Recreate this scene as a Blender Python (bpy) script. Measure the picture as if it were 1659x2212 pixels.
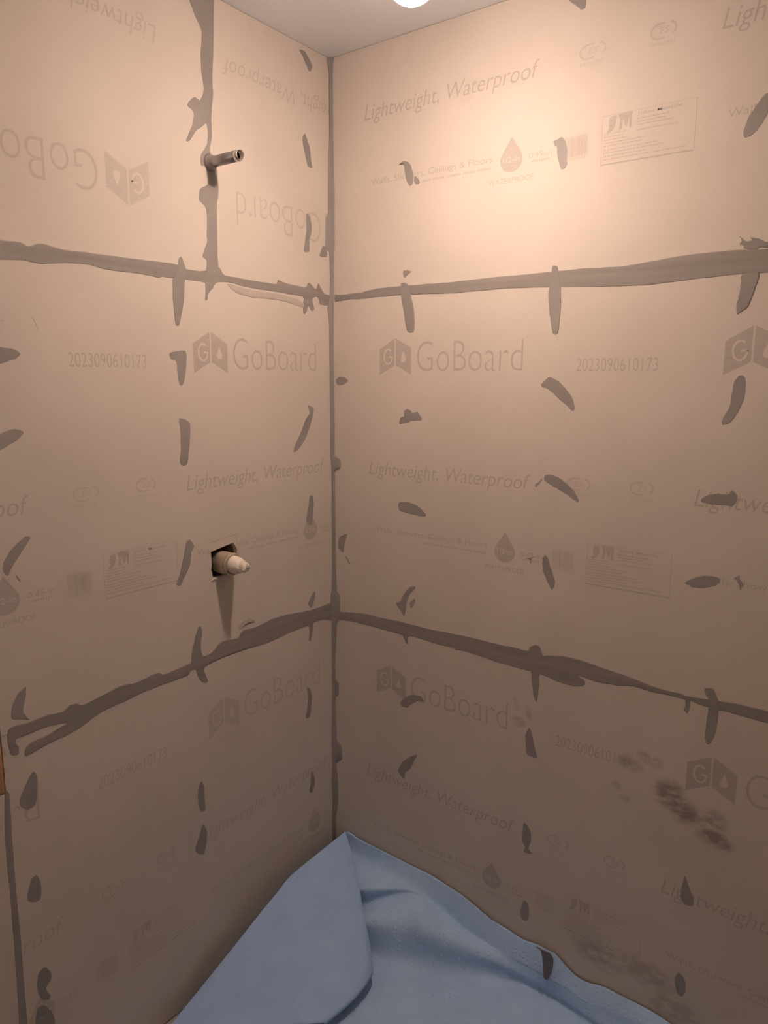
import bpy, bmesh, math, random
import numpy as np
from mathutils import Vector, Matrix
from mathutils.geometry import tessellate_polygon

for o in list(bpy.data.objects):
    bpy.data.objects.remove(o, do_unlink=True)
S = bpy.context.scene
COL = S.collection

# ------------------------------------------------------------------ camera
# Room axes: the shower corner is the z axis; the right wall runs along +x (y=0),
# the left wall along -y (x=0); metres.
cam_d = bpy.data.cameras.new('camera')
cam = bpy.data.objects.new('camera', cam_d)
COL.objects.link(cam)
CX, CY, CZ, YAW, PITCH, ROLL, FPX = (1.385054, -1.622806, 1.599175, 0.635832, 0.176496, 0.005730, 1589.323845)
fw = Vector((-math.sin(YAW)*math.cos(PITCH), math.cos(YAW)*math.cos(PITCH), -math.sin(PITCH)))
rt = Vector((math.cos(YAW), math.sin(YAW), 0))
up = rt.cross(fw)
r2 = rt*math.cos(ROLL) + up*math.sin(ROLL)
u2 = -rt*math.sin(ROLL) + up*math.cos(ROLL)
M = Matrix((r2, u2, -fw)).transposed().to_4x4()
M.translation = Vector((CX, CY, CZ))
cam.matrix_world = M
cam_d.sensor_fit = 'VERTICAL'
cam_d.sensor_height = 36.0
cam_d.lens = FPX/2212.0*36.0
cam_d.clip_start = 0.02
S.camera = cam

# ------------------------------------------------------------------ view, world, light
S.view_settings.view_transform = 'Standard'
S.view_settings.look = 'None'
S.view_settings.gamma = 1.0
S.view_settings.use_curve_mapping = False
S.view_settings.exposure = 0.0

W = bpy.data.worlds.new('world')
S.world = W
W.use_nodes = True
bg = W.node_tree.nodes['Background']
bg.inputs[0].default_value = (1.0, 0.76, 0.64, 1)
bg.inputs[1].default_value = 0.22

LAMP_POS = (0.570, -0.446, 2.438)
LAMP_COL = (1.0, 0.735, 0.575)
TIP_EMIT = 900.0
DOME_EMIT = 50.0
BULB_TIP = 2.251
FILL_W = 3.2


# ------------------------------------------------------------------ helpers
def node_mat(name, color, rough=0.8, spec=0.3, metal=0.0, var=0.0, scale=20.0, bump=0.0, bscale=300.0,
             stretch=(1, 1, 1), color2=None, contrast=(0.35, 0.65), sheen=0.0, bdist=0.001):
    m = bpy.data.materials.new(name)
    m.use_nodes = True
    nt = m.node_tree
    b = nt.nodes['Principled BSDF']
    b.inputs['Roughness'].default_value = rough
    b.inputs['Metallic'].default_value = metal
    b.inputs['Specular IOR Level'].default_value = spec
    b.inputs['Base Color'].default_value = (*color, 1)
    tc = nt.nodes.new('ShaderNodeTexCoord')
    mp = nt.nodes.new('ShaderNodeMapping')
    mp.inputs['Scale'].default_value = stretch
    nt.links.new(tc.outputs['Object'], mp.inputs[0])
    if var > 0 or color2:
        n = nt.nodes.new('ShaderNodeTexNoise')
        n.inputs['Scale'].default_value = scale
        n.inputs['Detail'].default_value = 4
        nt.links.new(mp.outputs[0], n.inputs['Vector'])
        r = nt.nodes.new('ShaderNodeMapRange')
        r.inputs['From Min'].default_value = contrast[0]
        r.inputs['From Max'].default_value = contrast[1]
        nt.links.new(n.outputs[0], r.inputs[0])
        mx = nt.nodes.new('ShaderNodeMix')
        mx.data_type = 'RGBA'
        c2 = color2 if color2 else tuple(c*(1-var) for c in color)
        mx.inputs[6].default_value = (*color, 1)
        mx.inputs[7].default_value = (*c2, 1)
        nt.links.new(r.outputs[0], mx.inputs[0])
        nt.links.new(mx.outputs[2], b.inputs['Base Color'])
    if bump > 0:
        n2 = nt.nodes.new('ShaderNodeTexNoise')
        n2.inputs['Scale'].default_value = bscale
        n2.inputs['Detail'].default_value = 3
        nt.links.new(mp.outputs[0], n2.inputs['Vector'])
        bp = nt.nodes.new('ShaderNodeBump')
        bp.inputs['Strength'].default_value = bump
        bp.inputs['Distance'].default_value = bdist
        nt.links.new(n2.outputs[0], bp.inputs['Height'])
        nt.links.new(bp.outputs[0], b.inputs['Normal'])
    return m


def add_obj(name, bm_or_mesh, mat=None, parent=None, smooth=False):
    if isinstance(bm_or_mesh, bmesh.types.BMesh):
        me = bpy.data.meshes.new(name)
        bm_or_mesh.to_mesh(me)
        bm_or_mesh.free()
    else:
        me = bm_or_mesh
    o = bpy.data.objects.new(name, me)
    COL.objects.link(o)
    if mat is not None:
        me.materials.append(mat)
    if smooth:
        for p_ in me.polygons:
            p_.use_smooth = True
    if parent is not None:
        o.parent = parent
    return o


def tag(o, label=None, cat=None, group=None, kind=None):
    if label:
        o['label'] = label
    if cat:
        o['category'] = cat
    if group:
        o['group'] = group
    if kind:
        o['kind'] = kind
    return o


def box(bm, x0, x1, y0, y1, z0, z1):
    v = [bm.verts.new(p_) for p_ in ((x0, y0, z0), (x1, y0, z0), (x1, y1, z0), (x0, y1, z0),
                                     (x0, y0, z1), (x1, y0, z1), (x1, y1, z1), (x0, y1, z1))]
    for f in ((0, 3, 2, 1), (4, 5, 6, 7), (0, 1, 5, 4), (1, 2, 6, 5), (2, 3, 7, 6), (3, 0, 4, 7)):
        bm.faces.new([v[i] for i in f])


def wp(wall, a, z, n):
    """point on a wall: a = distance from the corner, z = height, n = distance in front of the board face"""
    return (a, -n, z) if wall == 'R' else (n, -a, z)


def cmr(pts, sub=4, closed=True):
    pts = [np.array(q, float) for q in pts]
    n = len(pts)
    out = []
    rng = range(n) if closed else range(n-1)
    for i in rng:
        p0 = pts[(i-1) % n] if closed else pts[max(i-1, 0)]
        p1 = pts[i]
        p2 = pts[(i+1) % n]
        p3 = pts[(i+2) % n] if closed else pts[min(i+2, n-1)]
        for k in range(sub):
            t = k/sub
            # centripetal-ish damping keeps sharp strokes from overshooting
            m1 = (p2-p0)*0.38
            m2 = (p3-p1)*0.38
            h = (2*t**3-3*t**2+1)*p1+(t**3-2*t**2+t)*m1+(-2*t**3+3*t**2)*p2+(t**3-t**2)*m2
            out.append(h)
    if not closed:
        out.append(pts[-1])
    return out


# ------------------------------------------------------------------ materials
M_BOARD = node_mat('foam_board_facing', (0.600, 0.545, 0.500), rough=0.85, spec=0.15, var=0.07, scale=3.0, bump=0.25, bscale=520, bdist=0.0006)
M_CORE = node_mat('foam_board_core', (0.66, 0.60, 0.47), rough=0.9, var=0.15, scale=80)
M_INK = node_mat('printed_ink', (0.41, 0.37, 0.34), rough=0.8, spec=0.15, color2=(0.49, 0.445, 0.41), scale=60, stretch=(1, 1, 9), contrast=(0.35, 0.7))
M_INK2 = node_mat('printed_ink_dense', (0.405, 0.365, 0.34), rough=0.8, spec=0.15, color2=(0.475, 0.43, 0.40), scale=60, stretch=(1, 1, 9), contrast=(0.35, 0.75))
M_INK3 = node_mat('printed_ink_faint', (0.46, 0.415, 0.38), rough=0.8, spec=0.15, color2=(0.52, 0.47, 0.435), scale=60, stretch=(1, 1, 9), contrast=(0.35, 0.7))
M_SEAL = node_mat('grey_sealant', (0.250, 0.232, 0.228), rough=0.55, spec=0.3, color2=(0.290, 0.268, 0.26), scale=9, bump=0.2, bscale=70, bdist=0.0015)
M_SEAL_H = node_mat('grey_sealant_horizontal_stroke', (0.235, 0.215, 0.21), rough=0.5, spec=0.35, color2=(0.275, 0.25, 0.24), scale=30, stretch=(0.15, 0.15, 2.5), bump=0.15, bscale=50, bdist=0.0015)
M_SEAL_THIN = node_mat('thin_sealant_smear', (0.40, 0.37, 0.345), rough=0.45, spec=0.4, color2=(0.46, 0.42, 0.385), scale=40, bump=0.5, bscale=80)
M_PAINT = node_mat('bathroom_wall_paint', (0.55, 0.50, 0.45), rough=0.85, var=0.04, scale=4)
M_CEIL = node_mat('satin_ceiling_paint', (0.80, 0.84, 0.91), rough=0.3, spec=1.0, var=0.02, scale=4)
M_WALL = node_mat('dark_stud_cavity', (0.42, 0.29, 0.19), rough=0.9, var=0.3, scale=12)
M_FLOOR = node_mat('mortar_floor', (0.42, 0.41, 0.40), rough=0.9, var=0.2, scale=14, bump=0.3, bscale=120)
M_WOOD = node_mat('orange_brown_jamb_wood', (0.46, 0.27, 0.15), rough=0.6, color2=(0.36, 0.20, 0.11), scale=20, stretch=(4, 4, 0.3))


# dried dirt on the lower right board, with a shape of its own
def dirt_board():
    m = M_BOARD.copy()
    m.name = 'foam_board_facing_dirty'
    nt = m.node_tree
    b = nt.nodes['Principled BSDF']
    src = b.inputs['Base Color'].links[0].from_socket
    tc = nt.nodes.new('ShaderNodeTexCoord')
    nz = nt.nodes.new('ShaderNodeTexNoise')
    nz.inputs['Scale'].default_value = 38
    nz.inputs['Detail'].default_value = 5
    mpn = nt.nodes.new('ShaderNodeMapping')
    mpn.inputs['Rotation'].default_value = (0, math.radians(-35), 0)
    mpn.inputs['Scale'].default_value = (0.75, 1, 1.35)
    nt.links.new(tc.outputs['Object'], mpn.inputs[0])
    nt.links.new(mpn.outputs[0], nz.inputs['Vector'])
    acc = None
    for (u, z, ru, rz, ang, st) in ((0.905, 0.722, 0.040, 0.026, -15, .7), (0.938, 0.748, 0.026, 0.018, -25, .6), (0.965, 0.742, 0.020, 0.022, -30, .5),
                                    (0.876, 0.655, 0.016, 0.016, 0, .5), (0.90, 0.632, 0.016, 0.012, 0, .35),
                                    (1.000, 0.676, 0.050, 0.046, -40, 1.0), (1.032, 0.650, 0.052, 0.040, -35, 1.0), (0.986, 0.688, 0.030, 0.030, 0, .8),
                                    (1.012, 0.703, 0.020, 0.016, -40, .9), (1.072, 0.634, 0.022, 0.014, -20, 1.3),
                                    (1.100, 0.606, 0.052, 0.030, -5, 1.1), (1.095, 0.650, 0.040, 0.032, -35, .75), (1.118, 0.598, 0.032, 0.016, 0, 1.0),
                                    (0.62, 0.742, 0.03, 0.02, 0, .5), (0.645, 0.775, 0.012, 0.03, 20, .5), (0.612, 0.79, 0.010, 0.022, 20, .45),
                                    (0.86, 0.19, 0.09, 0.05, -10, .6), (0.98, 0.20, 0.10, 0.05, -10, .55), (1.05, 0.14, 0.08, 0.05, 0, .5)):
        mp = nt.nodes.new('ShaderNodeMapping')
        mp.vector_type = 'TEXTURE'
        mp.inputs['Location'].default_value = (u, 0, z)
        mp.inputs['Rotation'].default_value = (0, math.radians(-ang), 0)
        mp.inputs['Scale'].default_value = (ru, 1, rz)
        nt.links.new(tc.outputs['Object'], mp.inputs[0])
        ln = nt.nodes.new('ShaderNodeVectorMath')
        ln.operation = 'LENGTH'
        nt.links.new(mp.outputs[0], ln.inputs[0])
        mr = nt.nodes.new('ShaderNodeMapRange')
        mr.interpolation_type = 'SMOOTHSTEP'
        mr.inputs['From Min'].default_value = 1.0
        mr.inputs['From Max'].default_value = 0.35
        mr.inputs['To Max'].default_value = st
        nt.links.new(ln.outputs['Value'], mr.inputs[0])
        if acc is None:
            acc = mr.outputs[0]
        else:
            mm = nt.nodes.new('ShaderNodeMath')
            mm.operation = 'MAXIMUM'
            nt.links.new(acc, mm.inputs[0])
            nt.links.new(mr.outputs[0], mm.inputs[1])
            acc = mm.outputs[0]
    r = nt.nodes.new('ShaderNodeMapRange')
    r.inputs['From Min'].default_value = 0.33
    r.inputs['From Max'].default_value = 0.56
    nt.links.new(nz.outputs[0], r.inputs[0])
    mu = nt.nodes.new('ShaderNodeMath')
    mu.operation = 'MULTIPLY'
    nt.links.new(acc, mu.inputs[0])
    nt.links.new(r.outputs[0], mu.inputs[1])
    mx = nt.nodes.new('ShaderNodeMix')
    mx.data_type = 'RGBA'
    nt.links.new(mu.outputs[0], mx.inputs[0])
    nt.links.new(src, mx.inputs[6])
    mx.inputs[7].default_value = (0.30, 0.245, 0.225, 1)
    nt.links.new(mx.outputs[2], b.inputs['Base Color'])
    return m


M_BOARD_DIRTY = dirt_board()

# ------------------------------------------------------------------ the setting
H = 2.438
T = 0.0127
bm = bmesh.new()
box(bm, -0.15, 1.66, T, 0.13, -0.02, H)
add_obj('wall_right', bm, M_WALL)['kind'] = 'structure'

HV0, HV1, HZ0, HZ1 = 0.366, 0.470, 1.100, 1.205      # opening round the valve
bm = bmesh.new()
box(bm, -0.13, -T, -HV0, 0.0+T, 0, H)
box(bm, -0.13, -T, -1.12, -HV1, 0, H)
box(bm, -0.13, -T, -2.6, -1.12, 0, H)
box(bm, -0.13, -T, -HV1, -HV0, 0, HZ0)
box(bm, -0.13, -T, -HV1, -HV0, HZ1, H)
box(bm, -0.13, -0.115, -HV1, -HV0, HZ0, HZ1)
add_obj('wall_left', bm, M_WALL)['kind'] = 'structure'

bm = bmesh.new()
box(bm, -0.13, 2.3, -2.6, 0.13, H, H+0.05)
add_obj('ceiling', bm, M_CEIL)['kind'] = 'structure'
bm = bmesh.new()
box(bm, -0.13, 2.3, -2.7, -2.6, 0, H)
add_obj('wall_back', bm, M_PAINT)['kind'] = 'structure'
bm = bmesh.new()
box(bm, 2.3, 2.4, -2.6, 0.13, 0, H)
box(bm, 1.66, 2.3, 0.0, 0.13, 0, H)
add_obj('wall_side', bm, M_PAINT)['kind'] = 'structure'
bm = bmesh.new()
box(bm, -0.13, 2.3, -2.6, 0.13, -0.07, 0.0)
add_obj('floor', bm, M_FLOOR)['kind'] = 'structure'
for nm_, za_, zb_, mt_ in (('trim_1', 0.0, 0.795, M_BOARD), ('trim_2', 0.797, H, M_WOOD)):
    bm = bmesh.new()
    box(bm, -T, 0.0015, -1.11, -0.9958, za_, zb_)
    bmesh.ops.bevel(bm, geom=bm.edges[:], offset=0.0015, segments=2, affect='EDGES')
    add_obj(nm_, bm, mt_)['kind'] = 'structure'


# ------------------------------------------------------------------ printing on the boards
class Flat:
    """flat triangles/polygons in print coordinates (metres), collected per kind of print"""
    def __init__(s):
        s.v = []
        s.f = []
        s.m = []

    def poly(s, pts, mi=0):
        k = len(s.v)
        s.v += [tuple(q) for q in pts]
        s.f.append(tuple(range(k, k+len(pts))))
        s.m.append(mi)

    def tri(s, loops, mi=0):
        k = len(s.v)
        flat = [q for l_ in loops for q in l_]
        s.v += [tuple(q) for q in flat]
        for t in tessellate_polygon([[Vector((q[0], q[1], 0)) for q in l_] for l_ in loops]):
            s.f.append(tuple(k+i for i in t))
            s.m.append(mi)

    def rect(s, x0, y0, x1, y1, mi=0):
        s.poly([(x0, y0), (x1, y0), (x1, y1), (x0, y1)], mi)

    def frame(s, x0, y0, x1, y1, w, wb=None):
        wb = wb or w
        s.rect(x0, y0, x1, y0+wb)
        s.rect(x0, y1-w*.6, x1, y1)
        s.rect(x0, y0, x0+w, y1)
        s.rect(x1-w, y0, x1, y1)

    def add(s, o, dx, dy, mi=0):
        k = len(s.v)
        s.v += [(a+dx, b+dy) for a, b in o.v]
        s.f += [tuple(k+i for i in f) for f in o.f]
        s.m += o.m


_tc = {}


def text_flat(body, width, cap, shear=0.0, offset=0.0):
    """outline text fitted to a width and a capital height"""
    def mk(b):
        cu = bpy.data.curves.new('t', 'FONT')
        cu.body = b
        cu.size = 1.0
        cu.shear = shear
        cu.offset = offset
        cu.resolution_u = 4
        ob = bpy.data.objects.new('t', cu)
        COL.objects.link(ob)
        bpy.context.view_layer.update()
        me = ob.evaluated_get(bpy.context.evaluated_depsgraph_get()).to_mesh()
        v = [(q.co.x, q.co.y) for q in me.vertices]
        f = [tuple(p_.vertices) for p_ in me.polygons]
        bpy.data.objects.remove(ob, do_unlink=True)
        bpy.data.curves.remove(cu)
        return v, f
    key = ('H', shear, offset)
    if key not in _tc:
        v, f = mk('H')
        ys = [q[1] for q in v]
        _tc[key] = (min(ys), max(ys))
    y0, y1 = _tc[key]
    v, f = mk(body)
    xs = [q[0] for q in v]
    sx = width/(max(xs)-min(xs))
    sy = cap/(y1-y0)
    x0 = min(xs)
    F = Flat()
    F.v = [((a-x0)*sx, (b-y0)*sy) for a, b in v]
    F.f = f
    F.m = [0]*len(f)
    return F


def arc(F, cx, cy, rx, ry, a0, a1, w, n=14):
    P1, P2 = [], []
    for i in range(n+1):
        a = math.radians(a0+(a1-a0)*i/n)
        P1.append((cx+rx*math.cos(a), cy+ry*math.sin(a)))
        P2.append((cx+(rx-w)*math.cos(a), cy+(ry-w)*math.sin(a)))
    for i in range(n):
        F.poly([P1[i], P1[i+1], P2[i+1], P2[i]])


def drop_outline(cx, y0, w, h, n=20):
    r = w/2
    cy = y0+r*0.95
    tip = (cx, y0+h)
    a0 = math.radians(28)
    pts = []
    for i in range(n+1):
        a = math.pi-a0+(math.pi+2*a0)*i/n
        pts.append((cx+r*math.cos(a), cy+r*0.95*math.sin(a)))
    pts.append(tip)
    return pts


def build_prints():
    K = {}
    # folded-board emblem
    F = Flat()
    F.poly([(0, 0), (0.0495, 0.026), (0.0495, 0.096), (0, 0.068)])
    F.poly([(0.0535, 0.026), (0.103, 0.001), (0.103, 0.070), (0.0535, 0.096)])
    G = Flat()
    arc(G, 0.0285, 0.0485, 0.0155, 0.0215, 50, 360, 0.0042)
    G.rect(0.030, 0.046, 0.044, 0.0500)
    G.tri([drop_outline(0.078, 0.033, 0.017, 0.030)])
    G.m = [1]*len(G.f)
    L = Flat()
    L.add(F, 0, 0.700)
    K['emblem'] = L
    g = Flat()
    g.add(G, 0, 0.700)
    K['emblem_cut'] = g
    # row A
    L = Flat()
    L.add(text_flat('GoBoard', 0.302, 0.074, offset=-0.016), 0.121, 0.711)
    L.add(text_flat('o', 0.006, 0.006), 0.428, 0.787)
    K['brand'] = L
    L = Flat()
    L.add(text_flat('2023090610173', 0.181, 0.0275, offset=-0.006), 0.556, 0.7095)
    K['number'] = L
    # row B
    L = Flat()
    L.add(text_flat('Lightweight, Waterproof', 0.489, 0.036, shear=0.22, offset=-0.004), -0.035, 0.4285)
    K['slogan'] = L
    L = Flat()
    cx, cy = 0.574, 0.452
    arc(L, cx-0.006, cy, 0.023, 0.016, 60, 300, 0.0035)
    arc(L, cx+0.008, cy+0.001, 0.023, 0.015, -50, 70, 0.0035)
    L.add(text_flat('ES', 0.024, 0.011, shear=0.3), cx-0.010, cy-0.005)
    L.add(text_flat('ICC', 0.022, 0.007, shear=0.3), cx-0.020, cy+0.005)
    L.add(text_flat('ESR-4787', 0.052, 0.0065), cx-0.026, 0.4255)
    K['badge1'] = L
    L = Flat()
    cx = 0.720
    arc(L, cx-0.006, cy+0.003, 0.020, 0.016, 60, 300, 0.0035)
    arc(L, cx+0.007, cy+0.004, 0.019, 0.015, -50, 70, 0.0035)
    L.add(text_flat('ES', 0.020, 0.011, shear=0.3), cx-0.008, cy-0.002)
    L.add(text_flat('PMG', 0.020, 0.007, shear=0.3), cx-0.018, cy+0.008)
    L.add(text_flat('PMG-1501', 0.046, 0.0065), cx-0.023, 0.4285)
    K['badge2'] = L
    # row C
    L = Flat()
    L.add(text_flat('Walls, Showers, Ceilings & Floors', 0.356, 0.0150, offset=-0.002), -0.012, 0.2685)
    for i, (a, b) in enumerate(((0.150, 0.176), (0.18, 0.215), (0.219, 0.262), (0.266, 0.300), (0.304, 0.345))):
        for k in range(int((b-a)/0.0042)):
            L.rect(a+k*0.0042, 0.2525, a+k*0.0042+0.0022, 0.2525+0.0055)
    K['use'] = L
    L = Flat()
    L.add(text_flat('0.49-in', 0.055, 0.0125, offset=-0.002), 0.437, 0.2610)
    for k in range(8):
        L.rect(0.445+k*0.0055, 0.2515, 0.445+k*0.0055+0.003, 0.2565)
    K['thick'] = L
    L = Flat()
    L.add(text_flat('WATERPROOF', 0.115, 0.0115, offset=0.002), 0.335, 0.2165)
    K['wproof'] = L
    L = Flat()
    L.tri([drop_outline(0.393, 0.2385, 0.057, 0.0775)])
    K['drop'] = L
    g = Flat()
    g.add(text_flat('1/2-in', 0.042, 0.0125), 0.372, 0.261)
    K['drop_cut'] = g
    random.seed(5)
    L = Flat()
    x = 0.521
    while x < 0.572:
        w = random.choice((0.0008, 0.0012, 0.0018, 0.0024))
        L.rect(x, 0.248, x+w, 0.290)
        x += w+random.choice((0.0009, 0.0013, 0.0018))
    for k in range(12):
        L.rect(0.523+k*0.0041, 0.2425, 0.523+k*0.0041+0.0022, 0.2462)
    K['barcode'] = L
    L = Flat()
    L.frame(0.6045, 0.2190, 0.7955, 0.3175, 0.0012, 0.0030)
    # two-letter emblem: leaf-shaped J and an M with a heavy bar
    L.tri([[(0.6205, 0.313), (0.630, 0.3155), (0.6355, 0.313), (0.634, 0.300), (0.630, 0.290), (0.624, 0.2835), (0.6155, 0.282),
            (0.6155, 0.286), (0.620, 0.290), (0.6185, 0.303)]])
    L.tri([[(0.638, 0.316), (0.668, 0.3165), (0.6665, 0.286), (0.6620, 0.286), (0.6615, 0.308), (0.6575, 0.290), (0.6535, 0.290), (0.649, 0.306), (0.6465, 0.286), (0.641, 0.284), (0.6425, 0.305)]])
    L.add(text_flat('Johns Manville', 0.089, 0.0072, offset=0.004), 0.678, 0.3065)
    random.seed(11)

    def lines(x0, x1, y, h):
        x = x0
        while x < x1:
            w = random.uniform(0.004, 0.011)
            L.rect(x, y, min(x+w, x1), y+h)
            x += w+0.0016
    K['label'] = L
    L2 = Flat()
    L_, L = L, L2
    for y, x0, x1 in ((0.2985, .678, .745), (0.2925, .678, .735), (0.2865, .678, .752), (0.2795, .609, .658), (0.2735, .609, .650), (0.2765, .678, .760),
                      (0.2675, .609, .662), (0.2615, .609, .700), (0.2555, .609, .690), (0.2480, .609, .722), (0.2420, .609, .735), (0.2355, .609, .700), (0.2290, .609, .780)):
        lines(x0, x1, y, 0.0026)
    K['label_lines'] = L2
    return K


KP = build_prints()
PERIOD = 0.866


def put_print(name, keys, mats, parent, wall, org, z0, sgn, rng, n=0.0004, reps=(0,)):
    """lay flat print on a board, trimmed at the board's edges; rng = (a0, a1, zlo, zhi)"""
    bm = bmesh.new()
    for ki, key in enumerate(keys):
        F = KP[key]
        for rp in reps:
            vs = []
            for (a, b) in F.v:
                a = a+rp*PERIOD
                if wall == 'R':
                    A, Zz = org+a, z0+b
                elif sgn > 0:
                    A, Zz = org-a, z0+b
                else:
                    A, Zz = org+a, z0-b
                vs.append(bm.verts.new(wp(wall, A, Zz, n+0.0002*ki)))
            for f in F.f:
                try:
                    fc = bm.faces.new([vs[i] for i in f])
                    fc.material_index = min(ki, len(mats)-1)
                except ValueError:
                    pass
    ax = 0 if wall == 'R' else 1
    s = 1 if wall == 'R' else -1
    for co, no in ((rng[0], -1), (rng[1], 1)):
        pc = [0, 0, 0]
        pn = [0, 0, 0]
        pc[ax] = s*co
        pn[ax] = s*no
        bmesh.ops.bisect_plane(bm, geom=bm.verts[:]+bm.edges[:]+bm.faces[:], plane_co=pc, plane_no=pn, clear_outer=True)
    for co, no in ((rng[2], -1), (rng[3], 1)):
        bmesh.ops.bisect_plane(bm, geom=bm.verts[:]+bm.edges[:]+bm.faces[:], plane_co=(0, 0, co), plane_no=(0, 0, no), clear_outer=True)
    nm = Vector((0, -1, 0)) if wall == 'R' else Vector((1, 0, 0))
    bm.normal_update()
    fl = [f for f in bm.faces if f.normal.dot(nm) < 0]
    if fl:
        bmesh.ops.reverse_faces(bm, faces=fl)
    if not bm.faces:
        bm.free()
        return None
    o = add_obj(name, bm, None, parent)
    for m in mats:
        o.data.materials.append(m)
    return o


def print_all(parent, wall, org, z0, sgn, rng, reps, rows='ABC', faint=False):
    ink, inkd = (M_INK3, M_INK3) if faint else (M_INK, M_INK2)
    a = (parent, wall, org, z0, sgn, rng)
    for rp in reps:
        k = dict(reps=(rp,))
        if 'A' in rows:
            put_print('printed_emblem', ['emblem', 'emblem_cut'], [inkd, M_BOARD], *a, **k)
            put_print('printed_brand_lettering', ['brand'], [ink], *a, **k)
            put_print('printed_batch_number', ['number'], [ink], *a, **k)
        if 'B' in rows:
            put_print('printed_slogan', ['slogan'], [ink], *a, **k)
            put_print('printed_approval_badge', ['badge1'], [M_INK3], *a, **k)
            put_print('printed_approval_badge', ['badge2'], [M_INK3], *a, **k)
        if 'C' in rows:
            put_print('printed_use_lettering', ['use'], [M_INK3 if faint else M_INK], *a, **k)
            put_print('printed_thickness_lettering', ['thick'], [M_INK3 if faint else M_INK], *a, **k)
            put_print('printed_waterproof_lettering', ['wproof'], [M_INK3 if faint else M_INK], *a, **k)
            put_print('printed_water_drop', ['drop', 'drop_cut'], [inkd, M_BOARD], *a, **k)
            put_print('printed_barcode', ['barcode'], [M_INK3], *a, **k)
            put_print('printed_maker_label', ['label', 'label_lines'], [ink, M_INK3], *a, **k)


# ------------------------------------------------------------------ backer boards
def board(wall, a0, a1, z0, z1, label, mat=M_BOARD, hole=None):
    bm = bmesh.new()
    g = 0.0008
    a0 += g
    a1 -= g
    z0 += g
    z1 -= g
    outer = [(a0, z0), (a1, z0), (a1, z1), (a0, z1)]
    loops = [outer] + ([hole] if hole else [])
    pts = [q for l_ in loops for q in l_]
    tris = tessellate_polygon([[Vector((q[0], q[1], 0)) for q in l_] for l_ in loops])
    fr = [bm.verts.new(wp(wall, q[0], q[1], 0)) for q in pts]
    bk = [bm.verts.new(wp(wall, q[0], q[1], -T+0.0002)) for q in pts]
    for t in tris:
        bm.faces.new([fr[i] for i in t])
        bm.faces.new([bk[i] for i in reversed(t)])
    k = 0
    for li, l_ in enumerate(loops):
        n = len(l_)
        for i in range(n):
            j = (i+1) % n
            f = bm.faces.new([fr[k+i], fr[k+j], bk[k+j], bk[k+i]])
            f.material_index = 1
        k += n
    bmesh.ops.recalc_face_normals(bm, faces=bm.faces[:])
    o = add_obj('backer_board', bm, mat)
    o.data.materials.append(M_CORE)
    tag(o, label, 'backer board', 'printed tan backer boards lining the shower corner')
    return o


H1, H2 = 0.914, 1.829
C0 = 0.0012
VEND = 0.9945
VS = 0.420
HOLE = [(0.376, 1.114), (0.376, 1.178), (0.387, 1.1945), (0.460, 1.1835), (0.4585, 1.150), (0.4605, 1.138), (0.456, 1.116)]
b_LB = board('L', C0, VEND, 0.004, H1, 'bottom tan backer board on the left wall, beside the blue cloth')
b_LM = board('L', C0, VEND, H1, H2, 'middle tan backer board on the left wall, with square hole around the valve', hole=HOLE)
b_LTR = board('L', C0, VS, H2, H, 'narrow top tan backer board with upside-down print, between chrome pipe and corner')
b_LTL = board('L', VS, VEND, H2, H, 'top tan backer board with upside-down print, left of the chrome pipe')
b_RB = board('R', C0, 1.524, 0.004, H1, 'bottom tan backer board on the right wall, with dirty smudges', M_BOARD_DIRTY)
b_RM = board('R', C0, 1.524, H1, H2, 'middle tan backer board on the right wall, between its two grey seams')
b_RT = board('R', C0, 1.524, H2, H, 'top tan backer board on the right wall, most brightly lit')

print_all(b_RM, 'R', 0.170, H1, 1, (0.004, 1.52, H1+.01, H2-.01), (0, 1))
print_all(b_RT, 'R', 0.152, 1.834, 1, (0.004, 1.52, H2+.01, H-.002), (0, 1), rows='BC')
print_all(b_RB, 'R', 0.165, 0.0, 1, (0.004, 1.52, 0.01, H1-.01), (0, 1))
print_all(b_LM, 'L', 0.4905, H1, 1, (0.004, VEND-.002, H1+.01, H2-.01), (-1, 0))
print_all(b_LB, 'L', 0.488, 0.0, 1, (0.004, VEND-.002, 0.01, H1-.01), (-1, 0), faint=True)
print_all(b_LTR, 'L', -0.078, 2.750, -1, (0.004, VS-.002, H2+.01, H-.002), (0,), rows='AB', faint=True)
print_all(b_LTL, 'L', 0.590, 2.750, -1, (VS+.002, VEND-.002, H2+.01, H-.002), (0,), rows='AB', faint=True)
# cover the printing where the valve opening is cut: remove print faces over the hole
for ch in b_LM.children:
    bm = bmesh.new()
    bm.from_mesh(ch.data)
    dead = [f for f in bm.faces if 0.372 < -f.calc_center_median().y < 0.464 and 1.11 < f.calc_center_median().z < 1.198]
    if dead:
        bmesh.ops.delete(bm, geom=dead, context='FACES')
        bm.to_mesh(ch.data)
    bm.free()

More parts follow.
